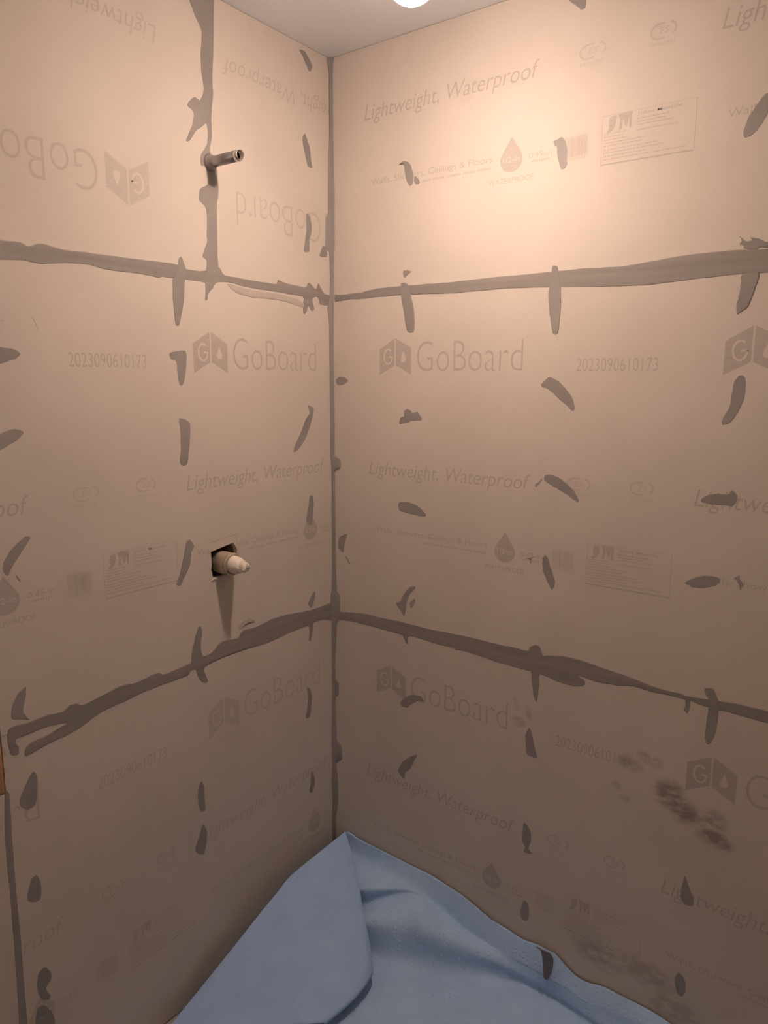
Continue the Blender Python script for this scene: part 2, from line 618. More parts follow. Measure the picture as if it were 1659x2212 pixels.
# outlines traced on the walls, in millimetres (distance from the corner, height)
D_SEAMS = {"RU":[[14,1834],[31,1832],[74,1834],[108,1835],[165,1841],[242,1842],[315,1842],[384,1841],[463,1843],[535,1844],[597,1844],[653,1845],[730,1846],[783,1844],[833,1844],[890,1850],[967,1855],[1053,1855],[1098,1852],[1175,1859],[1205,1860],[1210,1803],[1102,1808],[1044,1809],[971,1806],[878,1801],[812,1802],[733,1806],[655,1811],[536,1815],[464,1815],[385,1814],[316,1817],[242,1819],[166,1819],[108,1817],[74,1818],[31,1816],[14,1815]],
"RL":[[7,920],[25,919],[113,931],[170,931],[242,933],[356,933],[455,936],[547,935],[598,937],[635,936],[643,949],[658,957],[668,953],[674,940],[678,934],[690,937],[731,945],[771,945],[828,939],[902,931],[955,922],[1006,922],[1016,920],[1054,923],[1095,928],[1132,931],[1179,930],[1263,935],[1294,938],[1297,909],[1181,904],[1148,905],[1103,907],[1055,907],[1035,910],[1027,910],[1027,894],[1023,880],[1016,886],[1017,900],[1014,911],[990,912],[938,910],[903,913],[867,905],[811,901],[769,905],[785,897],[787,886],[770,877],[755,875],[714,877],[672,884],[671,861],[669,826],[666,808],[658,822],[653,850],[647,885],[637,885],[549,887],[456,895],[428,890],[423,895],[357,895],[279,898],[273,874],[265,878],[255,895],[243,895],[171,898],[113,898],[71,898],[25,892],[7,888]],
"LU":[[965,1843],[916,1845],[879,1847],[865,1842],[837,1851],[797,1845],[730,1848],[658,1849],[581,1850],[528,1851],[497,1844],[448,1846],[405,1859],[387,1843],[327,1842],[276,1841],[217,1841],[210,1852],[187,1848],[142,1845],[105,1844],[92,1858],[65,1843],[54,1860],[38,1842],[23,1834],[5,1833],[-1,1831],[-1,1808],[23,1804],[48,1805],[54,1820],[65,1823],[80,1816],[71,1790],[83,1784],[94,1798],[105,1778],[115,1775],[115,1805],[117,1819],[177,1821],[234,1822],[288,1822],[339,1825],[375,1829],[413,1824],[425,1811],[440,1795],[443,1782],[450,1783],[448,1819],[476,1820],[508,1821],[566,1820],[577,1817],[622,1820],[697,1819],[745,1824],[792,1821],[843,1813],[876,1815],[919,1811],[968,1811]],
"LL":[[980,921],[968,926],[933,923],[900,924],[867,919],[852,926],[835,925],[821,917],[780,921],[726,928],[685,922],[634,927],[614,917],[572,918],[535,921],[531,943],[517,986],[504,1006],[497,993],[502,954],[497,926],[468,927],[437,946],[384,940],[362,955],[318,952],[260,958],[199,956],[102,944],[15,944],[6,943],[7,891],[43,901],[82,904],[90,899],[101,854],[111,857],[110,898],[168,901],[262,896],[347,900],[428,903],[489,897],[495,887],[484,856],[501,858],[515,877],[521,899],[537,900],[547,891],[620,893],[679,892],[720,888],[779,885],[835,867],[878,863],[912,860],[939,854],[951,856],[950,870],[936,880],[904,881],[876,887],[859,890],[902,899],[941,899],[966,899],[967,890],[962,878],[964,865],[978,870],[981,887],[982,906]],
"LV":[[494,2490],[478,2453],[464,2405],[451,2382],[433,2354],[437,2314],[438,2274],[432,2238],[444,2211],[461,2213],[480,2192],[463,2181],[469,2153],[487,2117],[477,2119],[460,2143],[442,2157],[428,2167],[425,2148],[429,2121],[447,2097],[448,2074],[433,2075],[430,2038],[453,2024],[457,1999],[437,1983],[438,1928],[438,1911],[453,1878],[440,1871],[442,1842],[408,1846],[408,1888],[407,1933],[406,2001],[400,2022],[401,2074],[410,2090],[417,2101],[422,2113],[414,2141],[414,2168],[412,2194],[406,2238],[406,2274],[400,2335],[397,2383],[394,2431],[395,2486],[399,2530]],
"SM":[[379,1826],[338,1822],[276,1817],[211,1818],[142,1812],[110,1799],[121,1791],[178,1800],[245,1802],[301,1800],[346,1805],[372,1816]],
"LE":[[998,796],[989,791],[991,707],[992,604],[992,499],[993,392],[995,269],[997,148],[1012,161],[1012,282],[1008,381],[1006,509],[1006,613],[1005,714]]}
D_CORNER = [[2441,15,16],[2425,12,12],[2400,3,11],[2320,4,11],[2251,4,11],[2203,9,12],[2085,12,15],[2049,12,14],[2035,22,14],[1957,25,14],[1947,8,12],[1880,5,11],[1830,7,11],[1797,17,9],[1751,11,8],[1686,11,8],[1600,10,9],[1468,9,10],[1384,10,9],[1375,8,30],[1360,6,33],[1348,4,28],[1340,4,10],[1241,3,10],[1156,4,11],[1032,6,12],[980,9,15],[968,13,27],[933,13,27],[893,11,25],[880,9,14],[843,10,12],[743,9,6],[700,9,7],[688,9,20],[653,10,20],[640,10,7],[549,13,10],[502,13,11],[488,13,30],[445,12,33],[422,10,7],[367,15,14],[295,11,15],[233,14,5],[104,13,4],[22,14,4]]
D_DABR = [[[667,2399],[675,2391],[685,2383],[696,2373],[706,2373],[707,2388],[709,2396],[663,2409]],
[[228,2139],[243,2146],[260,2138],[270,2119],[273,2104],[271,2088],[263,2083],[253,2096],[247,2115],[244,2134],[236,2139]],
[[277,2105],[286,2099],[292,2087],[282,2084],[275,2093]],
[[647,2122],[658,2125],[665,2128],[673,2120],[679,2105],[681,2070],[676,2061],[667,2062],[660,2082],[655,2109],[651,2111]],
[[1068,2130],[1076,2131],[1085,2118],[1074,2093],[1063,2074],[1050,2062],[1039,2061],[1036,2070],[1042,2094],[1054,2114]],
[[1046,1880],[1050,1871],[1046,1865],[1055,1862],[1055,1857],[1076,1852],[1084,1856],[1097,1854],[1114,1850],[1114,1858],[1091,1866],[1080,1873],[1065,1876],[1069,1871],[1058,1870],[1052,1875]],
[[244,1878],[256,1880],[263,1878],[271,1875],[261,1870],[249,1862],[246,1868]],
[[239,1849],[257,1847],[264,1831],[272,1811],[279,1784],[282,1752],[280,1725],[261,1725],[253,1750],[248,1777],[240,1809],[239,1833]],
[[657,1855],[662,1858],[670,1854],[672,1845],[680,1808],[682,1777],[681,1743],[679,1711],[672,1705],[664,1712],[656,1751],[651,1785],[651,1809],[656,1840]],
[[1056,1809],[1085,1810],[1084,1790],[1078,1767],[1071,1746],[1058,1735],[1053,1732],[1050,1745],[1053,1768],[1055,1792]],
[[16,1600],[26,1609],[46,1608],[60,1599],[46,1589],[26,1586],[17,1591]],
[[238,1485],[241,1502],[251,1506],[253,1521],[261,1525],[274,1522],[279,1516],[296,1519],[301,1512],[309,1498],[274,1495],[269,1491]],
[[642,1592],[650,1601],[661,1610],[685,1601],[704,1583],[721,1561],[727,1540],[722,1534],[708,1545],[686,1562],[662,1581],[647,1586]],
[[1068,1614],[1077,1610],[1080,1596],[1079,1568],[1071,1543],[1059,1521],[1044,1515],[1043,1527],[1053,1549],[1056,1577],[1059,1602]],
[[237,1270],[257,1275],[280,1274],[305,1266],[326,1249],[323,1242],[295,1242],[259,1246],[239,1250]],
[[660,1377],[672,1383],[696,1378],[720,1364],[736,1349],[748,1330],[745,1325],[721,1338],[693,1352],[669,1363],[661,1369]],
[[654,1373],[651,1362],[641,1351],[637,1355],[647,1363]],
[[1014,1357],[1026,1368],[1047,1373],[1065,1373],[1073,1382],[1083,1373],[1082,1360],[1076,1350],[1058,1350],[1037,1349],[1018,1352]],
[[26,1148],[55,1161],[47,1137],[41,1106],[35,1102],[21,1115],[21,1133]],
[[45,1094],[55,1089],[66,1072],[62,1070],[53,1084]],
[[666,1178],[671,1187],[678,1182],[687,1158],[698,1133],[699,1117],[693,1103],[685,1115],[671,1140],[665,1162]],
[[623,1171],[633,1175],[643,1178],[636,1172],[636,1162],[633,1162],[631,1170]],
[[995,1174],[1012,1187],[1036,1196],[1058,1197],[1065,1190],[1056,1178],[1032,1168],[1010,1166],[1003,1170]],
[[1091,1199],[1101,1207],[1103,1198],[1110,1189],[1105,1175],[1103,1184],[1097,1195]],
[[231,984],[244,991],[257,1014],[275,1037],[295,1044],[294,1036],[278,1018],[268,993],[261,951],[253,959]],
[[279,993],[289,1006],[297,1008],[292,989],[281,978]],
[[1053,946],[1070,951],[1077,938],[1084,924],[1085,898],[1084,869],[1080,842],[1073,824],[1067,823],[1062,840],[1063,870],[1064,899],[1066,919],[1057,933]],
[[250,691],[266,712],[293,727],[320,729],[330,716],[309,712],[288,697],[275,684],[256,682]],
[[244,480],[255,504],[280,531],[309,550],[302,531],[286,499],[269,479],[267,459],[253,466]],
[[640,710],[650,734],[660,712],[668,680],[674,661],[651,658],[644,668]],
[[643,435],[646,469],[660,459],[667,444],[667,422],[662,399],[672,389],[649,385],[652,400],[643,417]],
[[1041,438],[1043,479],[1047,491],[1056,469],[1064,453],[1070,428],[1056,421],[1046,424]],
[[646,212],[652,238],[658,248],[668,237],[672,211],[667,192],[656,189],[648,195]],
[[1043,218],[1049,241],[1059,239],[1067,223],[1068,198],[1062,184],[1051,188]]]
D_DABL = [[[118,2420],[100,2424],[83,2413],[70,2399],[78,2382],[89,2389],[104,2407]],
[[110,2216],[101,2228],[93,2217],[81,2193],[78,2167],[74,2151],[91,2151],[99,2173],[108,2198]],
[[99,2031],[84,2026],[79,1995],[88,1966],[89,1938],[110,1935],[107,1955],[100,1988]],
[[31,1962],[18,1951],[19,1933],[47,1931],[41,1948]],
[[515,1869],[507,1858],[503,1840],[507,1816],[510,1785],[516,1757],[527,1721],[537,1722],[540,1752],[541,1782],[539,1816],[527,1837],[521,1861]],
[[558,1656],[539,1662],[514,1664],[510,1647],[515,1612],[523,1589],[532,1587],[537,1605],[539,1639],[552,1643]],
[[538,1512],[509,1501],[508,1476],[513,1440],[522,1404],[541,1408],[537,1442],[536,1481]],
[[101,1531],[79,1523],[82,1505],[96,1471],[116,1438],[144,1412],[162,1407],[156,1424],[134,1456],[111,1494],[95,1510]],
[[944,1654],[921,1655],[904,1652],[896,1644],[905,1636],[923,1630],[947,1624]],
[[958,1489],[940,1500],[919,1506],[902,1500],[909,1490],[927,1478],[949,1468],[961,1461]],
[[99,1276],[88,1277],[83,1258],[87,1227],[91,1196],[107,1197],[115,1209],[108,1239]],
[[963,1246],[954,1266],[934,1286],[914,1298],[905,1295],[920,1275],[940,1251],[954,1229],[961,1236]],
[[941,1227],[936,1224],[930,1212],[935,1215]],
[[534,1219],[522,1225],[510,1207],[519,1194],[525,1164],[540,1141],[555,1121],[566,1125],[556,1148],[545,1180]],
[[111,966],[101,982],[84,997],[81,982],[91,961],[98,951]],
[[378,970],[345,983],[336,983],[320,967],[334,969],[351,969],[367,961]],
[[971,944],[967,969],[953,990],[938,998],[941,976],[947,951],[943,940],[936,927],[948,934]],
[[947,807],[937,816],[931,800],[933,769],[939,744],[956,740],[969,756],[969,769],[957,791]],
[[528,584],[519,599],[510,584],[510,549],[508,518],[521,516],[529,537],[530,563]],
[[531,455],[518,479],[506,455],[510,422],[521,397],[546,419]],
[[969,562],[960,586],[948,588],[942,568],[944,533],[958,532],[971,544]],
[[120,714],[106,700],[101,668],[111,618],[128,622],[121,651],[117,684]],
[[107,441],[94,419],[92,392],[105,370],[117,379],[111,407]],
[[961,367],[948,372],[936,350],[938,332],[949,321],[941,295],[949,292],[961,303],[968,335],[965,356]],
[[971,288],[954,282],[939,251],[938,215],[955,221],[979,245]]]
D_PENCIL = [[465,1207],[415,1212],[375,1214],[375,1183],[374,1157]]
D_HOLE = [[460,1184],[387,1194],[375,1175],[376,1143],[454,1116],[457,1117]]
D_SHARD = [[463,1111],[458,1116],[449,1118],[446,1114],[439,1111],[449,1110]]
D_DIRT = [[878,718],[920,746],[956,749],[981,689],[1018,674],[994,648],[1041,631],[1068,632],[1106,609],[1097,664],[1135,612]]
D_SHEET = [[[12,-6,-141],[12,-6,14],[12,-6,103],[46,-6,205],[102,-6,204],[147,-6,202],[191,-6,201],[234,-6,200],[285,-6,198],[326,-6,197],[366,-6,196],[421,-6,188],[474,-6,179],[519,-6,164],[563,-6,149],[619,-6,142],[661,-6,135],[700,-6,141],[727,-6,139],[752,-6,138],[785,-6,118],[811,-6,105],[841,-6,103],[877,-6,113],[912,-6,113],[957,-6,113],[1002,-6,111],[1056,-6,102],[1119,-6,91],[1199,-6,77],[1293,-6,61]],
[[12,-22,-187],[12,-22,-22],[12,-22,65],[59,-22,151],[115,-22,148],[160,-22,149],[203,-22,155],[246,-22,160],[296,-22,159],[337,-22,159],[377,-22,140],[432,-22,119],[486,-22,105],[530,-22,96],[574,-22,92],[630,-22,87],[671,-22,86],[710,-22,85],[736,-22,85],[762,-22,83],[794,-22,79],[819,-22,70],[850,-22,66],[885,-22,74],[919,-22,81],[964,-22,85],[1008,-22,88],[1062,-22,87],[1123,-22,82],[1203,-22,69],[1296,-22,54]],
[[12,-135,-129],[12,-135,0],[71,-135,80],[152,-135,140],[191,-118,146],[221,-102,149],[248,-82,148],[275,-62,147],[311,-42,146],[345,-33,143],[384,-32,137],[438,-30,119],[490,-29,104],[533,-27,93],[576,-26,86],[631,-24,80],[671,-23,76],[711,-22,75],[737,-22,74],[763,-22,71],[794,-22,68],[820,-23,66],[850,-23,64],[886,-24,62],[922,-25,60],[967,-25,61],[1011,-26,61],[1065,-27,61],[1127,-28,59],[1205,-29,53],[1298,-30,45]],
[[12,-134,-199],[12,-134,-72],[69,-134,8],[151,-134,67],[190,-117,84],[221,-102,98],[250,-84,111],[278,-66,119],[317,-51,133],[354,-46,138],[392,-44,137],[444,-41,119],[495,-38,101],[537,-34,92],[579,-31,84],[633,-27,72],[672,-24,66],[712,-23,63],[738,-22,61],[763,-21,58],[795,-23,56],[821,-24,55],[852,-26,52],[888,-27,49],[924,-29,45],[970,-31,46],[1014,-32,46],[1068,-35,46],[1130,-37,44],[1208,-39,39],[1301,-41,34]],
[[12,-190,-198],[44,-190,-67],[118,-190,14],[197,-190,76],[237,-177,92],[269,-164,101],[299,-150,105],[329,-136,109],[368,-124,115],[406,-124,128],[436,-112,121],[479,-96,108],[520,-80,92],[555,-64,79],[589,-50,68],[638,-35,58],[674,-26,50],[713,-24,47],[738,-22,45],[764,-20,38],[797,-24,35],[823,-27,33],[855,-30,31],[892,-34,31],[928,-37,30],[974,-42,31],[1019,-45,31],[1073,-50,32],[1135,-54,32],[1212,-56,31],[1304,-60,30]],
[[172,-436,12],[190,-348,12],[202,-287,12],[232,-233,12],[262,-209,12],[287,-188,12],[319,-177,12],[353,-168,12],[391,-156,12],[421,-143,12],[451,-131,12],[491,-113,12],[531,-94,12],[564,-77,12],[597,-60,12],[643,-42,12],[677,-29,12],[715,-25,12],[740,-22,12],[764,-19,12],[799,-25,12],[825,-30,12],[858,-36,12],[896,-42,12],[933,-48,12],[980,-55,12],[1025,-61,12],[1080,-68,12],[1141,-75,12],[1219,-79,12],[1309,-85,12]],
[[277,-543,11],[297,-465,11],[310,-411,11],[339,-363,11],[367,-340,11],[390,-322,11],[419,-311,11],[449,-302,11],[484,-290,11],[511,-278,11],[538,-266,11],[575,-249,11],[611,-231,11],[642,-215,11],[672,-199,11],[714,-182,11],[745,-169,11],[780,-164,11],[802,-160,11],[824,-157,11],[855,-161,11],[880,-164,11],[909,-168,11],[944,-172,11],[977,-175,11],[1020,-179,11],[1062,-183,11],[1112,-187,11],[1169,-191,11],[1240,-192,11],[1324,-193,11]],
[[427,-695,11],[448,-630,11],[462,-585,11],[489,-545,11],[514,-525,11],[534,-509,11],[559,-499,11],[584,-490,11],[614,-478,11],[638,-467,11],[661,-456,11],[693,-441,11],[725,-424,11],[751,-410,11],[778,-395,11],[814,-379,11],[841,-367,11],[871,-360,11],[890,-356,11],[910,-352,11],[936,-354,11],[957,-355,11],[983,-356,11],[1012,-357,11],[1041,-358,11],[1079,-359,11],[1115,-360,11],[1159,-361,11],[1209,-360,11],[1272,-357,11],[1347,-353,11]],
[[613,-884,11],[634,-834,11],[649,-799,11],[673,-768,11],[693,-752,11],[710,-738,11],[730,-729,11],[751,-720,11],[775,-710,11],[794,-700,11],[813,-691,11],[839,-677,11],[865,-662,11],[887,-650,11],[909,-637,11],[938,-623,11],[961,-612,11],[985,-605,11],[1000,-600,11],[1016,-596,11],[1037,-595,11],[1054,-594,11],[1075,-593,11],[1099,-592,11],[1122,-590,11],[1153,-588,11],[1183,-586,11],[1219,-583,11],[1261,-579,11],[1314,-571,11],[1377,-562,11]]]
D_A = [[43,-2,203],[50,-130,206],[55,-256,206],[55,-321,184],[52,-382,159],[48,-480,116],[43,-571,76],[34,-667,28],[30,-761,-13],[30,-850,-49]]
D_B = [[47,-5,205],[108,-48,178],[169,-101,165],[222,-148,150],[255,-177,125],[295,-208,100],[330,-239,75],[353,-267,58],[362,-343,50],[348,-454,45]]
D_CSM = [[700,-14,146],[720,-14,149],[738,-14,147],[750,-14,125],[751,-14,98],[745,-14,79],[734,-14,78],[726,-14,108],[714,-14,135]]

# ------------------------------------------------------------------ grey sealant
def blob(name, wall, pts_mm, parent=None, t=0.0011, mat=M_SEAL, sub=4, jit=0.0006, seed=0, n0=0.0):
    """a knifed-on patch of sealant: outline with a ragged edge, rounded rim, real thickness"""
    rnd = random.Random(seed)
    pts = cmr([(a/1000., z/1000.) for a, z in pts_mm], sub)
    pts = [(a+rnd.uniform(-jit, jit), z+rnd.uniform(-jit, jit)) for a, z in pts]
    # drop coincident points
    q = [pts[0]]
    for p_ in pts[1:]:
        if math.hypot(p_[0]-q[-1][0], p_[1]-q[-1][1]) > 0.0008:
            q.append(p_)
    pts = q
    n = len(pts)
    ar = sum(pts[i][0]*pts[(i+1) % n][1]-pts[(i+1) % n][0]*pts[i][1] for i in range(n))
    sg = 1 if ar > 0 else -1
    inn = []
    for i in range(n):
        x0, y0 = pts[i-1]
        x1, y1 = pts[(i+1) % n]
        dx, dy = x1-x0, y1-y0
        l = math.hypot(dx, dy) or 1e-6
        inn.append((pts[i][0]-sg*dy/l*0.0012, pts[i][1]+sg*dx/l*0.0012))
    bm = bmesh.new()
    lo = [bm.verts.new(wp(wall, a, z, n0-0.0003)) for a, z in pts]
    mi = [bm.verts.new(wp(wall, a, z, n0+t*0.5)) for a, z in pts]
    hi = [bm.verts.new(wp(wall, a, z, n0+t)) for a, z in inn]
    for A, B in ((lo, mi), (mi, hi)):
        for i in range(n):
            j = (i+1) % n
            bm.faces.new([A[i], A[j], B[j], B[i]])
    for tr in tessellate_polygon([[Vector((a, z, 0)) for a, z in pts]]):
        try:
            bm.faces.new([hi[i] for i in tr])
        except ValueError:
            pass
    bmesh.ops.recalc_face_normals(bm, faces=bm.faces[:])
    return add_obj(name, bm, mat, parent)


G_SEAM = 'grey sealant strips over the board joints'
SEAM = {}
s_ = blob('sealant_seam', 'R', D_SEAMS['RU'], mat=M_SEAL_H, t=0.0008, sub=3, seed=1)
SEAM['RU'] = s_
tag(s_, 'upper horizontal grey sealant strip on the right wall, widening to the right', 'sealant', G_SEAM)
s_ = blob('sealant_seam', 'R', D_SEAMS['RL'], mat=M_SEAL_H, t=0.0008, sub=3, seed=2)
SEAM['RL'] = s_
tag(s_, 'lower grey sealant strip on the right wall, above the dirty board', 'sealant', G_SEAM)
s_ = blob('sealant_seam', 'L', D_SEAMS['LU'], mat=M_SEAL_H, t=0.0008, sub=3, seed=3)
SEAM['LU'] = s_
tag(s_, 'upper horizontal grey sealant strip on the left wall, below the chrome pipe', 'sealant', G_SEAM)
blob('thin_smear', 'L', D_SEAMS['SM'], s_, mat=M_SEAL_THIN, t=0.0008, seed=4)['label'] = 'thin pale smear below the strip'
s_ = blob('sealant_seam', 'L', D_SEAMS['LL'], mat=M_SEAL_H, t=0.0008, sub=3, seed=5)
SEAM['LL'] = s_
tag(s_, 'lower grey sealant strip on the left wall, under the valve, forked at its left end', 'sealant', G_SEAM)
s_ = blob('sealant_seam', 'L', D_SEAMS['LV'], t=0.0010, sub=3, seed=6)
tag(s_, 'vertical grey sealant strip on the upper left wall, behind the chrome pipe', 'sealant', G_SEAM)
s_ = blob('sealant_seam', 'L', D_SEAMS['LE'], t=0.0022, sub=3, seed=7)
tag(s_, 'short vertical grey sealant strip at the outer left edge of the lower left wall', 'sealant', G_SEAM)

# bead run down the inside corner
rows = []
for i in range(len(D_CORNER)-1):
    (za, la, ra), (zb, lb, rb) = D_CORNER[i], D_CORNER[i+1]
    n = max(2, int(abs(za-zb)/6))
    for k in range(n):
        t = k/n
        rows.append((za+(zb-za)*t, la+(lb-la)*t, ra+(rb-ra)*t))
rows = [(2436, rows[0][1], rows[0][2])] + [r for r in rows if r[0] < 2430] + [(6, 8, 8)]
rnd = random.Random(3)
bm = bmesh.new()
prev = None
for z, l, r in rows:
    z /= 1000.
    l = l/1000.+rnd.uniform(-.0005, .0005)
    r = r/1000.+rnd.uniform(-.0005, .0005)
    c = 0.0035
    ring = [bm.verts.new(q) for q in ((-0.0002, -l, z), (0.0012, -l+0.0008, z), (0.0016, -c-0.0016, z), (c, -c, z),
                                      (c+0.0016, -0.0016, z), (r-0.0008, -0.0012, z), (r, 0.0002, z))]
    if prev:
        for i in range(6):
            bm.faces.new([prev[i], prev[i+1], ring[i+1], ring[i]])
    prev = ring
bmesh.ops.recalc_face_normals(bm, faces=bm.faces[:])
o = add_obj('sealant_seam', bm, M_SEAL, smooth=True)
tag(o, 'long vertical grey sealant bead down the inside corner of the two walls', 'sealant', G_SEAM)

# dabs over the screw heads, each on the board it covers
for i, d in enumerate(D_DABR):
    zc_ = sum(q[1] for q in d)/len(d)/1000.
    par = b_RB if zc_ < H1 else (b_RM if zc_ < H2-0.005 else b_RT)
    zs_ = [q[1]/1000. for q in d]
    for H_, k_ in ((H1, 'RL'), (H2, 'RU')):
        if min(zs_) < H_+.012 and max(zs_) > H_-.012:
            par = SEAM[k_]
    blob('sealant_dab', 'R', d, par, seed=20+i, t=0.0012 if abs(zc_-H2) < .09 or abs(zc_-H1) < .09 else 0.0006)
for i, d in enumerate(D_DABL):
    zc_ = sum(q[1] for q in d)/len(d)/1000.
    ac_ = sum(q[0] for q in d)/len(d)/1000.
    par = b_LB if zc_ < H1 else (b_LM if zc_ < H2 else (b_LTR if ac_ < VS else b_LTL))
    zs_ = [q[1]/1000. for q in d]
    for H_, k_ in ((H1, 'LL'), (H2, 'LU')):
        if min(zs_) < H_+.012 and max(zs_) > H_-.012:
            par = SEAM[k_]
    thin = (i == 15)
    blob('sealant_dab', 'L', d, par, seed=60+i, t=0.0012 if abs(zc_-H2) < .09 or abs(zc_-H1) < .09 else 0.0006, mat=M_SEAL_THIN if thin else M_SEAL)


# scuffs and pencil line
def stroke(name, wall, pts, w, parent, mat):
    bm = bmesh.new()
    for i in range(len(pts)-1):
        (a0, z0), (a1, z1) = pts[i], pts[i+1]
        l = math.hypot(a1-a0, z1-z0)
        nx, nz = -(z1-z0)/l*w/2, (a1-a0)/l*w/2
        vs = [bm.verts.new(wp(wall, a, z, 0.0007)) for a, z in ((a0+nx, z0+nz), (a1+nx, z1+nz), (a1-nx, z1-nz), (a0-nx, z0-nz))]
        bm.faces.new(vs)
    return add_obj(name, bm, mat, parent)


M_PENCIL = node_mat('pencil_line', (0.36, 0.30, 0.26), rough=0.8)
stroke('pencil_outline', 'L', [(a/1000., z/1000.) for a, z in D_PENCIL], 0.0010, b_LM, M_PENCIL)
stroke('scratch', 'L', [(0.868, 1.715), (0.862, 1.702), (0.858, 1.690)], 0.0012, b_LM, M_PENCIL)
M_TORN = node_mat('torn_facing', (0.95, 0.90, 0.80), rough=0.8)
bm = bmesh.new()
tp = [(a/1000., z/1000.) for a, z in D_SHARD]
f0 = [bm.verts.new(wp('L', a, z, 0.0005+0.004*max(0, (z-1.112))/0.006)) for a, z in tp]
f1 = [bm.verts.new(wp('L', a, z, 0.0020+0.004*max(0, (z-1.112))/0.006)) for a, z in tp]
for tr in tessellate_polygon([[Vector((a, z, 0)) for a, z in tp]]):
    bm.faces.new([f0[i] for i in tr])
    bm.faces.new([f1[i] for i in tr])
for i in range(len(tp)):
    j = (i+1) % len(tp)
    bm.faces.new([f0[i], f0[j], f1[j], f1[i]])
bmesh.ops.recalc_face_normals(bm, faces=bm.faces[:])
add_obj('torn_facing_flap', bm, M_TORN, b_LM)['label'] = 'pale torn flap of board facing at the lower corner of the valve hole'


# ------------------------------------------------------------------ lathe
def lathe(name, prof, mat, parent, origin, seg=40, smooth=True, axis='x'):
    """prof = [(distance along the axis, radius)]"""
    bm = bmesh.new()
    rings = []
    for x, r in prof:
        ring = []
        for k in range(seg):
            a = 2*math.pi*k/seg
            c, s = r*math.cos(a), r*math.sin(a)
            q = (x, c, s) if axis == 'x' else (c, s, x)
            ring.append(bm.verts.new(tuple(origin[i]+q[i] for i in range(3))))
        rings.append(ring)
    for A, B in zip(rings, rings[1:]):
        for k in range(seg):
            j = (k+1) % seg
            bm.faces.new([A[k], A[j], B[j], B[k]])
    if prof[0][1] > 0.0002:
        bm.faces.new(rings[0])
    if prof[-1][1] > 0.0002:
        bm.faces.new(rings[-1])
    bmesh.ops.recalc_face_normals(bm, faces=bm.faces[:])
    o = add_obj(name, bm, mat, parent)
    for p_ in o.data.polygons:
        p_.use_smooth = smooth and len(p_.vertices) == 4
    return o


M_CHROME = node_mat('worn_chrome', (0.46, 0.45, 0.44), rough=0.34, metal=0.85, var=0.25, scale=30)
M_CHROME2 = node_mat('bright_chrome_rim', (0.80, 0.78, 0.76), rough=0.2, metal=0.9)
M_BORE = node_mat('dark_pipe_bore', (0.22, 0.19, 0.17), rough=0.6, metal=0.3)
M_BRASS = node_mat('dull_nickel_valve_body', (0.62, 0.52, 0.42), rough=0.42, metal=0.45, var=0.25, scale=25)
M_NYLON = node_mat('white_nylon_cartridge', (0.85, 0.78, 0.70), rough=0.45, spec=0.5, var=0.1, scale=60)
M_SCREW = node_mat('small_steel_screw', (0.6, 0.58, 0.55), rough=0.25, metal=1.0)

# chrome shower-arm nipple sticking out of the left wall
PV, PZ = 0.4215, 2.086
arm = bpy.data.objects.new('shower_pipe', None)
arm.location = (0, -PV, PZ)
COL.objects.link(arm)
tag(arm, 'short chrome pipe stub sticking out of the upper left wall', 'pipe')
R0 = 0.0118
lathe('pipe_body', [(-0.04, R0), (0.0884, R0), (0.0884, R0-0.0020), (-0.04, R0-0.0020)], M_CHROME, arm, (0, 0, 0))
lathe('pipe_rim', [(0.0886, R0-0.0022), (0.0886, R0+0.0006), (0.0905, R0+0.0010), (0.0925, R0+0.0004), (0.1010, R0+0.0002), (0.1010, R0-0.0011), (0.0886, R0-0.0022)],
      M_CHROME2, arm, (0, 0, 0))
lathe('pipe_bore', [(0.030, 0.0002), (0.030, R0-0.0024), (0.0995, R0-0.0013), (0.0990, R0-0.0023), (0.034, R0-0.0034), (0.034, 0.0002)], M_BORE, arm, (0, 0, 0))
lathe('sealant_collar', [(-0.004, 0.0135), (0.0015, 0.0190), (0.0045, 0.0162), (0.010, 0.0136), (0.0165, 0.0128), (0.0185, 0.0119)], M_SEAL, arm, (0, 0, 0))

# mixing valve in its square cut-out
VV, VZ = 0.4190, 1.1490
val = bpy.data.objects.new('shower_valve', None)
val.location = (0, -VV, VZ)
COL.objects.link(val)
tag(val, 'rough-in shower valve stem poking out of the square hole in the left wall', 'valve')
lathe('valve_body', [(-0.105, 0.020), (-0.05, 0.020), (-0.045, 0.0275), (-0.004, 0.0285), (0.010, 0.0280), (0.024, 0.0272), (0.026, 0.0262)], M_BRASS, val, (0, 0, 0))
lathe('retaining_ring', [(0.024, 0.0265), (0.0255, 0.0282), (0.0285, 0.0286), (0.033, 0.0280), (0.0345, 0.0262), (0.034, 0.0225), (0.0300, 0.0225)], M_BRASS, val, (0, 0, 0))
lathe('cartridge', [(0.026, 0.0222), (0.040, 0.0222), (0.052, 0.0208), (0.062, 0.0172), (0.066, 0.0150), (0.0665, 0.0105)], M_NYLON, val, (0, 0, 0))
st = lathe('stem', [(0.060, 0.0120), (0.078, 0.0118), (0.0815, 0.0110), (0.0830, 0.0085)], M_NYLON, val, (0, 0, 0), seg=30)
bm = bmesh.new()
for k in range(3):
    a = math.radians(200+k*55)
    c, s = math.cos(a), math.sin(a)
    vs = []
    for dx in (0.0600, 0.0822):
        for r_, w in ((0.0102, -0.0022), (0.0134, -0.0016), (0.0134, 0.0016), (0.0102, 0.0022)):
            vs.append(bm.verts.new((dx, c*r_-s*w, s*r_+c*w)))
    for f in ((0, 1, 2, 3), (7, 6, 5, 4), (0, 4, 5, 1), (1, 5, 6, 2), (2, 6, 7, 3), (3, 7, 4, 0)):
        bm.faces.new([vs[i] for i in f])
